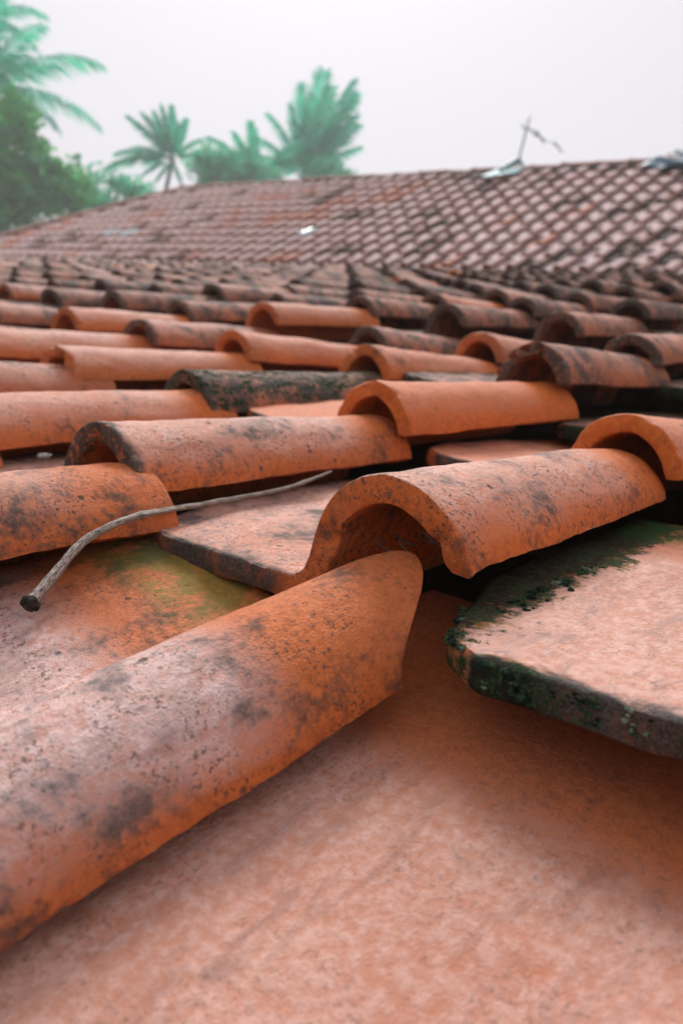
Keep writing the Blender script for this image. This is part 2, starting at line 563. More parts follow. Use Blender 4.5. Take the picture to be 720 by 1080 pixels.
def tint_for(c, k, rnd):
    if (c, k) in TINT: return TINT[(c, k)]
    g = noise.noise(Vector((c * 0.35, k * 0.5, 9.1)))
    r = rnd.random() + 0.35 * g + 0.40 * min(1.0, max(0.0, (c + k - 2) / 6)) + (0.12 if k >= 3 and c <= k + 1 else 0.0)
    if r < 0.14: return (rnd.uniform(.2, .4), rnd.uniform(0, .1), rnd.uniform(.0, .2), rnd.uniform(1.0, 1.2))
    if r < 0.46: return (rnd.uniform(.22, .5), rnd.uniform(0, .1), rnd.uniform(.4, .95), rnd.uniform(.75, 1.1))
    if r < 0.76: return (rnd.uniform(.52, .70), rnd.uniform(.2, .5), rnd.uniform(.05, .4), rnd.uniform(.6, 1.0))
    return (rnd.uniform(.66, .86), rnd.uniform(.35, .8), rnd.uniform(.2, .4), rnd.uniform(.3, .6))


# ------------------------------------------------------------------ ground
gm = NT('earth')
tcg = gm.n.new('ShaderNodeTexCoord').outputs['Object']
gcol = gm.mix(gm.step(gm.noise(tcg, 0.35, 6), 0.4, 0.6), (0.12, 0.085, 0.055), (0.05, 0.075, 0.025))
MAT_EARTH = gm.surface(gcol, 0.95, 0.1, gm.bump(gm.noise(tcg, 6, 6), 0.6, 0.05))
GZ = -2.75
N = 24
gv = [(-140 + 280 * i / N, -140 + 280 * j / N, GZ + 0.5 * noise.noise(Vector((i * .3, j * .3, 0))) * (1 if abs(i - 12) + abs(j - 12) > 5 else 0)) for j in range(N + 1) for i in range(N + 1)]
gf = [(j * (N + 1) + i, j * (N + 1) + i + 1, (j + 1) * (N + 1) + i + 1, (j + 1) * (N + 1) + i) for j in range(N) for i in range(N)]
tag(link('ground', new_mesh('ground', gv, gf, True, None, (MAT_EARTH,))), kind='structure')

# ------------------------------------------------------------------ veranda roof
rnd = random.Random(5)
C0, C1, K0, K1 = -5, 72, -4, 24          # columns, courses
veranda = thing('veranda_roof', rw(K0 * GAUGE, 0, 0), 'low sloping tiled roof of weathered orange and mossy barrel tiles', 'roof')
cells = []
for k in range(K0, K1):
    for c in range(C0, C1):
        p = rw(k * GAUGE + 0.6, c + 0.3, 0.2)
        q = project(p)
        d = (p - CAM).length
        vis = q is not None and -140 < q[0] < 860 and q[1] < 1500
        if (c, k) in ((0, -1), (-1, -1), (-1, 0), (1, -1)): vis = True
        cells.append((0 if vis else 1, d, c, k))
cells.sort()
single = cells[:300]
rest = cells[300:]
NEAR = 34
hi = {}
mids = [tile_mesh(24, 8, 40 + i, 1.0, 0.5) for i in range(6)]
for idx, (nv, d, c, k) in enumerate(single):
    r2 = random.Random(c * 131 + k * 17 + 3)
    M_ = veranda_matrix(c, k, r2 if (c, k) not in PLACE else Still(), PLACE.get((c, k), (0, 0, 0, 0, 0, 0)))
    if idx < NEAR:
        me = tile_mesh(64, 60, c * 3.3 + k * 5.1 + 2, 1.0, 1.2 if (c, k) in ((1, 0), (1, 2)) else 0.35, fine=1, wide={(-1, -1): .30, (-1, 0): .06}.get((c, k), 0.0), shear=14.0 if (c, k) == (0, -1) else 0.0, run=0.27 if (c, k) == (-1, -1) else 0.115)
    else:
        me = mids[r2.randrange(6)]
    o = link('roof_tile', me, veranda)
    o.matrix_basis = M_
    o.color = tint_for(c, k, r2)


def mass(name, items, parent, mat, nt=9, ns=2):
    """The remaining tiles joined as one part; 'tint' and 'place' carry what a single tile knows of itself."""
    v0, f0 = tile_shape(nt, ns)
    V, F, TI, PL = [], [], [], []
    for M_, tn in items:
        b = len(V)
        V += [tuple(M_ @ Vector(p)) for p in v0]
        F += [tuple(i + b for i in f) for f in f0]
        TI += list(tn) * len(v0)
        for p in v0: PL += p
    me = new_mesh(name, V, F, True, R(50), (mat,))
    a = me.attributes.new('tint', 'FLOAT_COLOR', 'POINT')
    a.data.foreach_set('color', TI)
    a = me.attributes.new('place', 'FLOAT_VECTOR', 'POINT')
    a.data.foreach_set('vector', PL)
    o = link(name, me, parent)
    o['kind'] = 'stuff'
    return o


items = []
for nv, d, c, k in rest:
    r2 = random.Random(c * 131 + k * 17 + 3)
    items.append((veranda_matrix(c, k, r2, (0, 0, 0, 0, 0, 0)), tint_for(c, k, r2)))
mass('roof_tile_field', items, veranda, MAT_TILE_MASS)

# boards under the tiles, following the sag
dv, df = [], []
us = [K0 * GAUGE + 0.1 + i * (UB + 1.6 - K0 * GAUGE) / 30 for i in range(31)]
for u in us:
    w = sag(max(u, 0)) - 0.32 + 0.25 * min(u, 0)
    for v in (C0 - 0.3, C1 + 0.6):
        dv += [rw(u, v, w), rw(u, v, w - 0.15)]
for i in range(30):
    a, b = i * 4, (i + 1) * 4
    df += [(a, b, b + 2, a + 2), (a + 1, a + 3, b + 3, b + 1), (a, a + 1, b + 1, b), (a + 2, b + 2, b + 3, a + 3)]
df += [(0, 2, 3, 1), (120, 121, 123, 122)]
link('roof_boards', new_mesh('roof_boards', dv, df, False, None, (MAT_DECK,)), veranda)

for k in range(K0 + 1, 9):
    u = k * GAUGE + 0.22
    sg = sag(u, 0)
    M_ = Matrix.Rotation(-PITCH, 4, 'Y')
    M_.translation = rw(u, (C0 + 14) / 2, sg - 0.255 + (0.04 * u if u < 0 else 0))
    bt = MB()
    bt.box(Matrix.Identity(4), 0.030, (19) * S, 0.024)
    o = bt.build('batten', MAT_DECK, veranda, False)
    o.matrix_basis = M_

# ------------------------------------------------------------------ main roof
D2 = Vector((math.cos(RISE), 0, math.sin(RISE)))
NC = 11
RV0, RV1 = -14, 50                      # ridge from / to (columns)
ridge_u, ridge_w = UB + NC * GAUGE * D2.x, WB + 0.08 + NC * GAUGE * D2.z
main = thing('main_roof', rw(UB, 20, WB), 'steeper tiled roof rising behind the low roof, pink weathered tiles up to a ridge', 'roof')


def main_matrix(c, k, rnd_):
    s = k * GAUGE + rnd_.gauss(0, 0.02)
    v = c + rnd_.gauss(0, 0.015)
    w = WB + 0.08 + abs(rnd_.gauss(0, 0.012)) + s * D2.z + 0.06 * noise.noise(Vector((c * .15, k * .2, 8)))
    u = UB + s * D2.x
    rot = Matrix.Rotation(-(PITCH + RISE - math.atan(TILT) + rnd_.gauss(0, 0.006)), 4, 'Y') @ Matrix.Rotation(rnd_.gauss(0, 0.012), 4, 'Z')
    M_ = rot.copy()
    M_.translation = rw(u, v, w)
    return M_


mids_main = []
for me in mids:
    me = me.copy()
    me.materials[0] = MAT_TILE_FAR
    mids_main.append(me)
PALE_AT = ((331, 239), (120, 243), (137, 240))      # where the photo shows pale see-through tiles
cells = []
for k in range(NC):
    for c in range(RV0, RV1 + 14):
        if c > RV1 + (NC - k) * GAUGE * D2.x - 0.8: continue          # cut along the hip
        q = project(rw(UB + (k + .5) * GAUGE * D2.x, c + .3, WB + (k + .5) * GAUGE * D2.z))
        vis = q is not None and -30 < q[0] < 750
        cells.append((0 if vis else 1, q[2] if q else 1e3, c, k))
cells.sort()
pale = set()
for px, py in PALE_AT:
    def off(cell):
        q = project(rw(UB + (cell[3] + .45) * GAUGE * D2.x, cell[2], WB + .35 + (cell[3] + .45) * GAUGE * D2.z))
        return (q[0] - px) ** 2 + (q[1] - py) ** 2 if q else 1e9
    best = min(cells, key=off)
    pale.add((best[2], best[3]))
items = []
MAT_SLIP = plain('slipped_tile_clear', (0.55, 0.72, 0.74), 0.15, 0.6, 0.1)
for idx, (nv, d, c, k) in enumerate(cells):
    r2 = random.Random(c * 71 + k * 29 + 11)
    M_ = main_matrix(c, k, r2)
    g = noise.noise(Vector((c * 0.22, k * 0.4, 2.7)))
    x = r2.random() + 0.5 * g
    tn = (r2.uniform(.06, .24), 0.0, r2.uniform(.15, .5), r2.uniform(.95, 1.15))
    if x > 0.93: tn = (r2.uniform(.6, .8), .3, .3, .4)
    elif x < 0.02: tn = (.2, 0, .85, .6)
    if (c, k) in pale:
        me = mids[0].copy()
        me.materials[0] = MAT_SLIP
        o = link('roof_tile', me, main)
        o.matrix_basis = M_
        o['label'] = 'pale bluish see-through roof tile'
    elif idx < 297:
        o = link('roof_tile', mids_main[r2.randrange(6)], main)
        o.matrix_basis = M_
        o.color = tn
    else:
        items.append((M_, tn))
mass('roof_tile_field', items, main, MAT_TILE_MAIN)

# boards, back slope
P = lambda u, v, w: rw(u, v, w)
e0 = (UB - 0.4, WB - 0.32)
e1 = (ridge_u, ridge_w - 0.25)
back_u = ridge_u + NC * GAUGE * math.cos(PITCH + RISE) / math.cos(PITCH) * 1.0
vv = [P(e0[0], RV0, e0[1]), P(e0[0], RV1 + 12.3, e0[1]), P(e1[0], RV1 - 0.2, e1[1]), P(e1[0], RV0, e1[1])]
apex = P(e1[0], RV1 - 0.2, e1[1])
half = vv[2].x - vv[1].x
bk0 = Vector((vv[2].x + half, vv[0].y, vv[0].z))
bk1 = Vector((vv[2].x + half, vv[1].y, vv[1].z))
vv += [bk0, bk1]
link('roof_boards', new_mesh('roof_boards', vv, [(0, 1, 2, 3), (3, 2, 5, 4), (1, 5, 2)], False, None, (MAT_DECK,)), main)

# ridge and hip tiles
rt = MB()
n_a, n_s = 12, 6
L_, r_ = 1.75 * S, 0.30 * S
secs = [(0, 1.12), (0.12, 1.12), (0.13, 1.0), (0.4, .97), (0.7, .94), (1.05, .90)]
vs_, fs_ = [], []
for s, q in secs:
    for th in (1.0, 0.78):
        for i in range(n_a):
            an = math.pi * i / (n_a - 1)
            vs_.append((s * L_, math.cos(an) * r_ * q * th, math.sin(an) * r_ * q * th * 0.85))
for a in range(len(secs) - 1):
    o_, b_ = a * 2 * n_a, (a + 1) * 2 * n_a
    for i in range(n_a - 1):
        fs_.append((o_ + i, b_ + i, b_ + i + 1, o_ + i + 1))
        fs_.append((o_ + n_a + i, o_ + n_a + i + 1, b_ + n_a + i + 1, b_ + n_a + i))
for e in (0, len(secs) - 1):
    o_ = e * 2 * n_a
    for i in range(n_a - 1):
        fs_.append((o_ + i, o_ + i + 1, o_ + n_a + i + 1, o_ + n_a + i) if e == 0 else (o_ + i, o_ + n_a + i, o_ + n_a + i + 1, o_ + i + 1))
    
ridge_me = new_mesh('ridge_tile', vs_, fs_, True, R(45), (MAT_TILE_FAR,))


def ridge_run(a, b, seed, roll=0.0):
    d = (b - a)
    n = int(d.length / L_)
    t = d.normalized()
    s = Vector((0, 0, 1)).cross(t).normalized()
    up = t.cross(s)
    for i in range(n):
        r2 = random.Random(seed + i)
        M_ = Matrix((t, s, up)).transposed().to_4x4() @ Matrix.Rotation(r2.gauss(0, .02), 4, 'Y')
        M_.translation = a + t * (i * L_) + up * (0.03 + r2.gauss(0, 0.004))
        o = link('ridge_tile', ridge_me, main)
        o.matrix_basis = M_
        o.color = (r2.uniform(.2, .5), .05, r2.uniform(.2, .5), r2.uniform(.8, 1.0))


ridge_pt = rw(ridge_u + 0.1, 0, ridge_w + 0.02)
ra = Vector((ridge_pt.x, (RV1 + 0.2) * S, ridge_pt.z))
rb = Vector((ridge_pt.x, RV0 * S, ridge_pt.z))
ridge_run(ra, rb, 100)
bed = MB()
bed.box(Matrix.Translation((ra + rb) / 2 + Vector((0.01, 0, -0.035))), 0.13, (ra - rb).length, 0.12)
bed.build('mortar_bed', plain('ridge_mortar', (0.09, 0.085, 0.08), 0.95, 0.1, 0.4, 12), main, False)
hip_foot = rw(UB, RV1 + 12.2, WB + 0.15)
ridge_run(hip_foot, ra, 500)


# ------------------------------------------------------------------ twig and litter on the tiles
def bark():
    t = NT('dry_bark')
    tc = t.n.new('ShaderNodeTexCoord').outputs['UV']
    v = t.vmath('MULTIPLY', tc, (14.0, 22.0, 1.0))
    f = t.noise(v, 1.0, 6, 0.65)
    c = t.mix(t.step(f, 0.35, 0.65), (0.10, 0.082, 0.068), (0.58, 0.53, 0.47))
    return t.surface(c, 0.85, 0.25, t.bump(f, 0.9, 0.0012))


MAT_TWIG = bark()
MAT_TWIG_END = plain('broken_wood', (0.035, 0.030, 0.026), 0.95, 0.1, 0.6, 500)


def smooth_path(P, n):
    out = []
    for j in range(n):
        x = (len(P) - 1) * j / (n - 1)
        i = min(int(x), len(P) - 2)
        f = x - i
        a, b, c, d = P[max(i - 1, 0)], P[i], P[i + 1], P[min(i + 2, len(P) - 1)]
        out.append(0.5 * (2 * b + (c - a) * f + (2 * a - 5 * b + 4 * c - d) * f * f + (3 * b - a - 3 * c + d) * f ** 3))
    return out


twig_px = [(32, 636, .03), (62, 602, .07), (88, 572, .115), (130, 549, .145), (182, 537, .125), (240, 527, .095), (300, 515, .085), (350, 497, .10)]
pts = smooth_path([MR @ (on_roof(x, y, w) * S) for x, y, w in twig_px], 44)
pts = [p + noise.noise_vector(Vector((i * .35, 3, 1))) * 0.0007 for i, p in enumerate(pts)]
rad = [0.0032 - 0.0022 * (i / 43) ** 0.55 + 0.0005 * noise.noise(Vector((i * .55, 0, 0))) for i in range(44)]
rad[0] *= 1.15
rad[-1] = 0.0006
b0 = pts[0]
twig = thing('dry_twig', b0, 'curved grey dry twig lying across two roof pans, one end broken off', 'twig')


def twig_mesh(name, P_, R_, mat, parent, n=14):
    b = MB()
    b.tube(P_, R_, n, 0.30, 3)
    o = b.build(name, mat, parent)
    uv = o.data.uv_layers.new(name='UVMap')
    for lp in o.data.loops:
        ring, kk = divmod(lp.vertex_index, n)
        uv.data[lp.index].uv = (ring / 40.0 * 3, kk / n)
    return o


twig_mesh('stem', pts, rad, MAT_TWIG, twig)
t0 = (pts[0] - pts[2]).normalized()
bm_ = MB()
bm_.tube([pts[0] + t0 * -0.0012, pts[0] + t0 * 0.0010, pts[0] + t0 * 0.0022], [rad[0] * 1.16, rad[0] * 1.22, rad[0] * 0.95], 14, 0.5, 8)
bm_.build('broken_end', MAT_TWIG_END, twig)

MAT_STRAW = plain('dry_fibre', (0.20, 0.18, 0.16), 0.8, 0.2, 0.3, 200)
fb = thing('dry_fibre_tuft', rw(0.26, 0.08, 0.16), 'wisp of pale dry fibres caught inside the open barrel mouth above the longest tile', 'fibre')
for i in range(7):
    r2 = random.Random(i + 50)
    c = Vector((0.26 + r2.uniform(-.06, .05), 0.085 + r2.uniform(-.04, .05), 0.165 + r2.uniform(-.01, .02)))
    arc, a0 = [], r2.uniform(0, 6)
    ra_ = r2.uniform(.02, .05)
    for j in range(12):
        an = a0 + j * r2.uniform(.16, .22)
        arc.append(rw(c.x + 0.3 * ra_ * math.cos(an + 1), c.y + ra_ * math.cos(an), c.z + ra_ * 0.55 * math.sin(an)))
    b = MB()
    b.tube(arc, [0.0005] * 11 + [0.0002], 5)
    b.build('fibre', MAT_STRAW, fb)

# raised moss on the clipped corner and the damp edge of the nearest flat pan
def moss_mat():
    t = NT('moss_cushion')
    tc = t.n.new('ShaderNodeTexCoord').outputs['Object']
    c = t.mix(t.step(t.noise(tc, 300, 4), 0.40, 0.62), (0.006, 0.012, 0.008), (0.040, 0.075, 0.032))
    c = t.mix(t.step(t.noise(tc, 90, 3), 0.58, 0.66), c, (0.16, 0.20, 0.15))
    return t.surface(c, 0.95, 0.1, t.bump(t.noise(tc, 1500, 3), 0.8, 0.0008))


def moss(spots, M_, label):
    r2 = random.Random(77)
    V, F = [], []
    for x, y, w, rr in spots:
        c0 = len(V)
        sd_ = r2.uniform(0, 99)
        for i in range(4):
            for j in range(7):
                th, ph = math.pi * 0.55 * i / 3, 2 * math.pi * j / 7
                q = rr * (1 + 0.7 * noise.noise(Vector((i * 1.1 + sd_, math.cos(ph) * 1.6, math.sin(ph) * 1.6))))
                V.append(M_ @ Vector((x + q * math.sin(th) * math.cos(ph), y + q * math.sin(th) * math.sin(ph), w + q * 0.7 * math.cos(th) - 0.0004)))
        F += [(c0 + i * 7 + j, c0 + (i + 1) * 7 + j, c0 + (i + 1) * 7 + (j + 1) % 7, c0 + i * 7 + (j + 1) % 7) for i in range(3) for j in range(7)]
    o = link('moss', new_mesh('moss', V, F, True, None, (moss_mat(),)))
    tag(o, label, 'moss', kind='stuff')


r3 = random.Random(12)
spots = []
for i in range(700):
    x = abs(r3.gauss(0, 0.045)) if i % 2 else r3.uniform(0, 0.16)
    ed = pan_edge(x / S, .06) * S
    y = ed - abs(r3.gauss(0, 0.0065)) - 0.0005
    if x > 0.05: y = min(y, 0.165 - abs(r3.gauss(0, .005)) + 0.004)
    if noise.noise(Vector((x * 90, y * 90, 3))) < -0.08: continue
    spots.append((x, y, TH * S - 0.0002, r3.uniform(0.0006, 0.0020)))
for i in range(240):
    y = 0.143 - abs(r3.gauss(0, 0.03))
    if noise.noise(Vector((y * 120, 5, 3))) < -0.05: continue
    spots.append((0.0008, y, r3.uniform(0.2, 0.95) * TH * S, r3.uniform(0.0006, 0.0016)))
moss(spots, veranda_matrix(-1, 0, Still(), PLACE[(-1, 0)]), 'dark green moss cushions along the edge of the flat pan by the large open barrel')

MAT_GRIT = plain('grey_chip', (0.20, 0.19, 0.18), 0.9, 0.2, 0.4, 300)


def chip(x, y, w, size, label, seed):
    r2 = random.Random(seed)
    p = on_roof(x, y, w)
    V = []
    for i in range(5):
        for j in range(8):
            th, ph = math.pi * i / 4, 2 * math.pi * j / 8
            q = 1 + 0.35 * noise.noise(Vector((i * 1.3, math.cos(ph) * 2, math.sin(ph) * 2 + seed)))
            V.append(MR @ (p * S) + MR @ (Vector((math.sin(th) * math.cos(ph) * 1.3, math.sin(th) * math.sin(ph), math.cos(th) * 0.45 + 0.35)) * size * q))
    F = [(i * 8 + j, (i + 1) * 8 + j, (i + 1) * 8 + (j + 1) % 8, i * 8 + (j + 1) % 8) for i in range(4) for j in range(8)]
    o = link('stone_chip', new_mesh('stone_chip', V, F, True, R(40), (MAT_GRIT,)))
    tag(o, label, 'stone chip')


chip(47, 483, 0.09, 0.0045, 'small grey stone chip on the pan behind the chipped barrel', 3)

# ------------------------------------------------------------------ aerial, patch and sheet on the ridge
MAT_METAL = plain('dull_aluminium', (0.03, 0.16, 0.17), 0.5, 0.5, 0.2, 40, Metallic=0.4)
MAT_ZINC = plain('pale_zinc', (0.36, 0.58, 0.60), 0.6, 0.4, 0.12, 9)
MAT_TARP = plain('blue_tarpaulin', (0.015, 0.09, 0.15), 0.45, 0.5, 0.35, 6)
MAT_TARP_W = plain('white_tarpaulin', (0.62, 0.74, 0.76), 0.5, 0.4, 0.1, 6)


def ridge_at(x):
    """Point of the ridge line under a photo column."""
    lo, hi = RV0 * S, RV1 * S
    for _ in range(50):
        mid_ = (lo + hi) / 2
        q = project(Vector((ridge_pt.x, mid_, ridge_pt.z)))
        if q is None or q[0] > x: lo = mid_
        else: hi = mid_
    return Vector((ridge_pt.x, lo, ridge_pt.z))


A0 = ridge_at(543) + Vector((0, 0, 0.05))
ant = thing('aerial', A0, 'small television aerial on a thin mast fixed to the roof ridge', 'aerial')
dep = project(A0)[2]
b = MB()
b.tube([A0, A0 + Vector((0, 0, 0.54))], [0.011, 0.009], 8)
b.build('mast', MAT_METAL, ant)
H0 = A0 + Vector((0, 0, 0.43))
boom_end = at(588, 155, dep + 0.02)
bd = (boom_end - H0)
b = MB()
b.tube([H0 - bd * 0.12, H0 + bd], [0.0035, 0.0025], 6)
b.build('boom', MAT_METAL, ant)
for fr, ln, rr in ((-0.1, 0.10, .006), (0.2, 0.16, .007), (0.42, 0.20, .011), (1.0, 0.14, .008)):
    pc = H0 + bd * fr
    b = MB()
    dr = (rgtW * 0.75 + dwnW * 0.35 + fwdW * 0.9).normalized() if fr < 0.9 else (rgtW * .7 + dwnW * .7 + fwdW * .3).normalized()
    b.tube([pc - dr * ln / 2, pc + dr * ln / 2], [rr, rr], 6)
    b.build('element', MAT_METAL, ant)
b = MB()
b.tube([A0 + Vector((0, 0, 0.54)), at(560, 121, dep)], [0.004, 0.003], 6)
b.build('tip_rod', MAT_METAL, ant)
b = MB()
for sgn in (-1, 1):
    b.tube([A0 + Vector((0, sgn * 0.12, -0.03)), A0 + Vector((0, 0, 0.11))], [0.016, 0.016], 6)
b.tube([A0 + Vector((-0.20, 0.06, -0.10)), A0 + Vector((0, 0, 0.11))], [0.022, 0.018], 6)
b.build('bracket', MAT_METAL, ant)


def sheet(name, pts4, mat, nu, nv, bumpy, seed, thick=0.006, lift=0.0):
    """A crumpled sheet over four corners, with real thickness."""
    V, F = [], []
    nrm = (pts4[1] - pts4[0]).cross(pts4[3] - pts4[0]).normalized()
    if nrm.z < 0: nrm = -nrm
    for lay in (0, 1):
        for j in range(nv + 1):
            for i in range(nu + 1):
                x, y = i / nu, j / nv
                p = pts4[0] * (1 - x) * (1 - y) + pts4[1] * x * (1 - y) + pts4[2] * x * y + pts4[3] * (1 - x) * y
                p = p + nrm * (bumpy * noise.noise(Vector((x * 3.5 + seed, y * 3.5, seed))) + lift * math.sin(math.pi * y) - lay * thick)
                V.append(p)
    st = (nu + 1) * (nv + 1)
    for j in range(nv):
        for i in range(nu):
            a = j * (nu + 1) + i
            F.append((a, a + 1, a + nu + 2, a + nu + 1))
            F.append((st + a, st + a + nu + 1, st + a + nu + 2, st + a + 1))
    rim = [i for i in range(nu)] + [j * (nu + 1) + nu for j in range(nv)] + [nv * (nu + 1) + i for i in range(nu, 0, -1)] + [j * (nu + 1) for j in range(nv, 0, -1)]
    for a, c in zip(rim, rim[1:] + rim[:1]):
        F.append((a, st + a, st + c, c))
    return link(name, new_mesh(name, V, F, True, R(50), (mat,)))


def main_pt(x, s, lift):
    """Point on the main roof, s roof units below the ridge, under photo column x."""
    r = ridge_at(x)
    d = MR @ (D2 * -1)
    n = MR @ Vector((-D2.z, 0, D2.x))
    return r + d * s * S + n * lift


pz = sheet('zinc_patch', [main_pt(532, 0.3, .075), main_pt(557, 0.3, .075), main_pt(546, 1.7, .085), main_pt(518, 1.7, .085)], MAT_ZINC, 8, 6, 0.03, 2)
tag(pz, 'pale bluish metal patch on the roof below the aerial', 'patch')
tp_ = thing('tarpaulin', ridge_at(700), 'dark blue tarpaulin with a pale fold bunched over the ridge end', 'tarpaulin')
o = sheet('blue_sheet', [main_pt(692, 0.15, .05), main_pt(764, -0.1, .06), main_pt(756, 2.2, .08), main_pt(686, 1.1, .075)], MAT_TARP, 14, 10, 0.06, 5, lift=0.02)
o.parent = tp_; o.matrix_parent_inverse = tp_.matrix_basis.inverted()
o = sheet('pale_fold', [main_pt(700, -0.25, .08), main_pt(764, -0.4, .09), main_pt(764, 0.4, .13), main_pt(718, 0.1, .09)], MAT_TARP_W, 12, 6, 0.05, 9, lift=0.03)
o.parent = tp_; o.matrix_parent_inverse = tp_.matrix_basis.inverted()

# ------------------------------------------------------------------ trees behind the house
def leaf_mat(name, c1, c2, tr=0.45):
    t = NT(name)
    tc = t.n.new('ShaderNodeTexCoord').outputs['Object']
    col = t.mix(t.step(t.noise(tc, 2.2, 4), 0.35, 0.65), c1, c2)
    a = t.n.new('ShaderNodeBsdfPrincipled')
    t.put(a.inputs['Base Color'], col)
    a.inputs['Roughness'].default_value = 0.45
    b_ = t.n.new('ShaderNodeBsdfTranslucent')
    t.put(b_.inputs['Color'], t.mix(1.0, col, (1.5, 1.8, 1.3), 'MULTIPLY'))
    mx = t.n.new('ShaderNodeMixShader')
    mx.inputs[0].default_value = tr
    t.l.new(a.outputs[0], mx.inputs[1])
    t.l.new(b_.outputs[0], mx.inputs[2])
    t.l.new(mx.outputs[0], t.out.inputs['Surface'])
    return t.mat


MAT_LEAF = leaf_mat('broad_leaves', (0.015, 0.19, 0.085), (0.08, 0.36, 0.08))
MAT_LEAF2 = leaf_mat('hedge_leaves', (0.03, 0.28, 0.21), (0.10, 0.42, 0.30))  # pale teal of haze and overexposure put into the leaf colour
MAT_FROND = leaf_mat('palm_leaves', (0.02, 0.28, 0.24), (0.06, 0.42, 0.36))  # teal-cyan cast of hazy, overexposed air painted into the fronds
MAT_DEAD = leaf_mat('dead_palm_leaf', (0.20, 0.22, 0.18), (0.28, 0.29, 0.24), 0.25)
MAT_TRUNK = plain('trunk_bark', (0.13, 0.105, 0.08), 0.9, 0.15, 0.35, 5)


def leaf_cloud(blobs, count, size, seed):
    r2 = random.Random(seed)
    V, F = [], []
    wt = [b_[1].x * b_[1].y * b_[1].z for b_ in blobs]
    clumps = []
    for _ in range(max(40, count // 45)):
        c, e = r2.choices(blobs, wt)[0]
        d = Vector((r2.gauss(0, 1), r2.gauss(0, 1), r2.gauss(0, 1))).normalized() * r2.uniform(0.45, 1.0)
        clumps.append((c + Vector((d.x * e.x, d.y * e.y, d.z * e.z)), r2.uniform(.6, 1.2)))
    for _ in range(count):
        c, sc = r2.choice(clumps)
        p = c + Vector((r2.gauss(0, 1), r2.gauss(0, 1), r2.gauss(0, .8))) * 0.17 * sc
        n = Vector((r2.gauss(0, 1), r2.gauss(0, 1), r2.gauss(0.7, .8))).normalized()
        t = n.cross(Vector((r2.gauss(0, 1), r2.gauss(0, 1), r2.gauss(0, 1)))).normalized()
        q = n.cross(t)
        l_ = size * r2.uniform(.7, 1.35)
        b_ = len(V)
        V += [p, p + t * l_ * .5 + q * l_ * .28 + n * l_ * .06, p + t * l_, p + t * l_ * .5 - q * l_ * .28 + n * l_ * .06]
        F += [(b_, b_ + 1, b_ + 2), (b_, b_ + 2, b_ + 3)]
    return V, F, clumps


def broad_tree(name, label, centre, blobs, count, size, mat, seed, group=None):
    foot = Vector((centre.x, centre.y, GZ))
    t = thing(name, foot, label, 'tree', group)
    V, F, clumps = leaf_cloud([(centre + Vector(o_), Vector(e)) for o_, e in blobs], count, size, seed)
    link('crown', new_mesh('crown', V, F, False, None, (mat,)), t)
    b_ = MB()
    r2 = random.Random(seed)
    top = centre + Vector((0, 0, -0.3))
    trunk = [foot + (top - foot) * f + Vector((r2.gauss(0, .06), r2.gauss(0, .06), 0)) * (1 if 0 < f < 1 else 0) for f in (0, .2, .4, .6, .8, 1)]
    b_.tube(trunk, [.20, .17, .15, .13, .10, .06], 10, .2, seed)
    for c, sc in clumps[::max(1, len(clumps) // 26)]:
        st = trunk[r2.choice((3, 4, 4, 5))]
        b_.tube([st, (st + c) / 2 + Vector((0, 0, -.15)), c], [.055, .03, .010], 6)
    b_.build('trunk', MAT_TRUNK, t)
    return t


def frond_mesh(length, droop, seed, mat, width=0.55, leaflets=54):
    """One feather palm leaf along +X, arching down; base at the origin."""
    r2 = random.Random(seed)
    V, F = [], []
    spine = []
    p, an = Vector((0, 0, 0)), 0.0
    n = 16
    for i in range(n + 1):
        spine.append(p.copy())
        an -= droop / n * (0.4 + 1.3 * i / n)
        p = p + Vector((math.cos(an), 0, math.sin(an))) * (length / n)
    b_ = MB()
    b_.tube(spine, [0.028 * (1 - 0.85 * i / n) for i in range(n + 1)], 5)
    V, F = [Vector(v_) for v_ in b_.v], list(b_.f)
    for i in range(leaflets):
        f = 0.12 + 0.88 * i / (leaflets - 1)
        x = f * n
        k = min(int(x), n - 1)
        q = spine[k].lerp(spine[k + 1], x - k)
        t = (spine[k + 1] - spine[k]).normalized()
        for s_ in (-1, 1):
            ll = width * math.sin(math.pi * (0.12 + 0.80 * f)) ** 0.6 * r2.uniform(.8, 1.1)
            d = (t * r2.uniform(.45, .7) + Vector((0, s_ * 0.8, 0)) + Vector((0, 0, -r2.uniform(.35, .9)))).normalized()
            wv = t * 0.040
            m1 = q + d * ll * .5 + Vector((0, 0, .03))
            e = q + d * ll + Vector((0, 0, -.10 * ll))
            c = len(V)
            V += [q - wv * .5, q + wv * .5, m1 + wv, m1 - wv, e]
            F += [(c, c + 1, c + 2, c + 3), (c + 3, c + 2, c + 4)]
    return new_mesh('frond', V, F, False, None, (mat,))


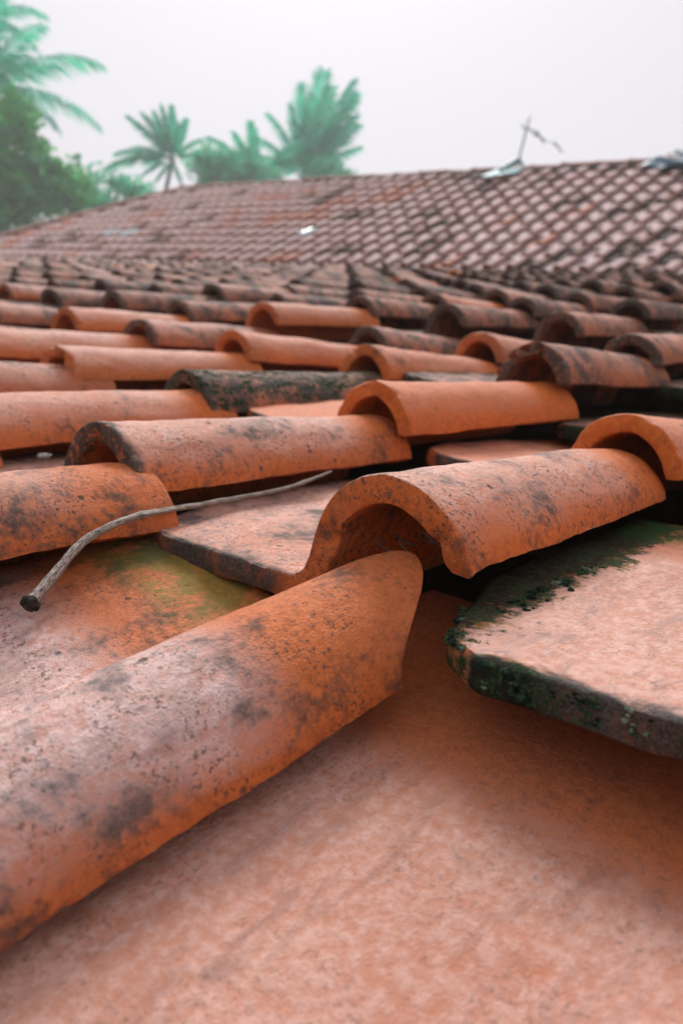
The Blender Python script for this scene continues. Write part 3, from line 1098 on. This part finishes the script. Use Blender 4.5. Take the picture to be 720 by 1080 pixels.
def palm(name, label, crown, fronds, length, mat, seed, group=None, trunk_r=0.13, dead=None):
    """fronds: (photo-plane angle, lift towards camera, droop, scale). Angle 0 points to camera right, 90 up."""
    foot = Vector((crown.x + 0.3, crown.y - 0.2, GZ))
    t = thing(name, foot, label, 'palm tree', group)
    b_ = MB()
    tr = [foot.lerp(crown, f) + Vector((0.25 * math.sin(f * 2.6), 0, 0)) * (1 - f) for f in [i / 12 for i in range(13)]]
    b_.tube(tr, [trunk_r * (1.35 - 0.5 * i / 12) for i in range(13)], 10, .12, seed)
    b_.build('trunk', MAT_TRUNK, t)
    cache = {}
    R3, U3, F3 = rgtW, -dwnW, fwdW
    for i, (an, tow, droop, sc) in enumerate(fronds):
        key = (round(droop, 1), dead is not None and i in dead)
        if key not in cache: cache[key] = frond_mesh(length, droop, seed + i, MAT_DEAD if key[1] else mat, width=0.24 * length)
        d = (R3 * math.cos(R(an)) + U3 * math.sin(R(an)) - F3 * tow).normalized()
        side = Vector((0, 0, 1)).cross(d)
        side = side.normalized() if side.length > 0.05 else R3
        up = d.cross(side)
        M_ = Matrix((d, side, up)).transposed().to_4x4() @ Matrix.Scale(sc, 4)
        M_.translation = crown + d * 0.05
        o = link('frond', cache[key], t)
        o.matrix_basis = M_
    return t


broad_tree('broadleaf_tree', 'dense green leafy tree beside the hip end of the roof', at(-30, 200, 24),
           [((0, 0, 0), (1.9, 1.9, 1.5)), (tuple(at(38, 205, 24) - at(-30, 200, 24)), (1.0, 1.0, 0.95)), (tuple(at(62, 195, 24) - at(-30, 200, 24)), (.75, .75, .55)),
            (tuple(at(8, 150, 24) - at(-30, 200, 24)), (.95, .95, .8)), (tuple(at(-30, 140, 24) - at(-30, 200, 24)), (1.0, 1.0, .9)), (tuple(at(48, 168, 24) - at(-30, 200, 24)), (.55, .55, .45)), (tuple(at(75, 225, 24) - at(-30, 200, 24)), (.40, .40, .55)), (tuple(at(70, 178, 24) - at(-30, 200, 24)), (.5, .5, .35)), (tuple(at(20, 115, 24) - at(-30, 200, 24)), (.6, .6, .45))], 17000, 0.21, MAT_LEAF, 4)
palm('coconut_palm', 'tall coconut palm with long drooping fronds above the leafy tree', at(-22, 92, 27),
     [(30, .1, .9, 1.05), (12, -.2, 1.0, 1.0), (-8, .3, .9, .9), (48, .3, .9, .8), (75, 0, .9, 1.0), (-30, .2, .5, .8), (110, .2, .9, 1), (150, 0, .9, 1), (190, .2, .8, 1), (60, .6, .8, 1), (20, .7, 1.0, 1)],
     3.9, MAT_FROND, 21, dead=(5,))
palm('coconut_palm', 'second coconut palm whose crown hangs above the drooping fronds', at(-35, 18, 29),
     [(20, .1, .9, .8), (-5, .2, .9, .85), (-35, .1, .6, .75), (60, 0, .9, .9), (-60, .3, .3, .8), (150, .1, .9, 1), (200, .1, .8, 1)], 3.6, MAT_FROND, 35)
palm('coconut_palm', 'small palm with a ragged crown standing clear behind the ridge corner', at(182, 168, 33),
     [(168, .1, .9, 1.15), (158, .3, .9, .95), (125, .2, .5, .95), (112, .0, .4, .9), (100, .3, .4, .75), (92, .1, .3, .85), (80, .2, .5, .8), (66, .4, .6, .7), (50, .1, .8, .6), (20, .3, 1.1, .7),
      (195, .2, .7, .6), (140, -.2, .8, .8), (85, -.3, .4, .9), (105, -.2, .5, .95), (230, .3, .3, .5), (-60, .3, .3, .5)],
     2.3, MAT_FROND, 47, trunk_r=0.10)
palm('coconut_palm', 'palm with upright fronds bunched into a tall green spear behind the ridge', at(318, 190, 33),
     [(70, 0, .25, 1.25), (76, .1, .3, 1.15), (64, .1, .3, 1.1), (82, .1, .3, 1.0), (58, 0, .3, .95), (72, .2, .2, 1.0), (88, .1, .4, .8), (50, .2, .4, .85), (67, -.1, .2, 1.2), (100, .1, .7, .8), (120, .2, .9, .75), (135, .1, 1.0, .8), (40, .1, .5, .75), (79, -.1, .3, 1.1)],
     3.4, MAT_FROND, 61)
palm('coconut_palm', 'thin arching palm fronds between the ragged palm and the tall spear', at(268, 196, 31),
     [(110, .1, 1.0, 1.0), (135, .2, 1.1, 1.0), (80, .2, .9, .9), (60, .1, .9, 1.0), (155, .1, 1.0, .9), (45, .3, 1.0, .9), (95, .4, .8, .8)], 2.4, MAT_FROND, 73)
for i, (x, y, dpt, ex, ez, cnt, lab) in enumerate((
        (250, 184, 30, 1.8, .7, 5200, 'rounded leafy bush top showing over the ridge between the palms'),
        (122, 208, 26, 1.7, .55, 4200, 'low leafy bush top showing above the sloping hip'),
        (345, 186, 31, 1.0, .5, 2200, 'leafy bush top at the foot of the tall spear of fronds'))):
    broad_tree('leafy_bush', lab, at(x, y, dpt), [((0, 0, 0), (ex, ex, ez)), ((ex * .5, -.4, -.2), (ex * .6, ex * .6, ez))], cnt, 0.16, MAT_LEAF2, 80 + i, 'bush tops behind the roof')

# ------------------------------------------------------------------ humid air
hz = NT('humid_air')
pv = hz.n.new('ShaderNodeVolumePrincipled')
pv.inputs['Color'].default_value = (0.92, 0.98, 0.985, 1)
pv.inputs['Density'].default_value = 0.0055
pv.inputs['Anisotropy'].default_value = 0.0
hz.l.new(pv.outputs[0], hz.out.inputs['Volume'])
b = MB()
zt = max((o.matrix_world @ Vector(o.bound_box[1])).z for o in COL.objects if o.type == 'MESH') + 4
b.box(Matrix.Translation((0, 0, (GZ - 1.6 + 19.0) / 2)), 300, 300, 19.0 - (GZ - 1.6))
tag(b.build('haze', hz.mat, smooth=False), kind='stuff')
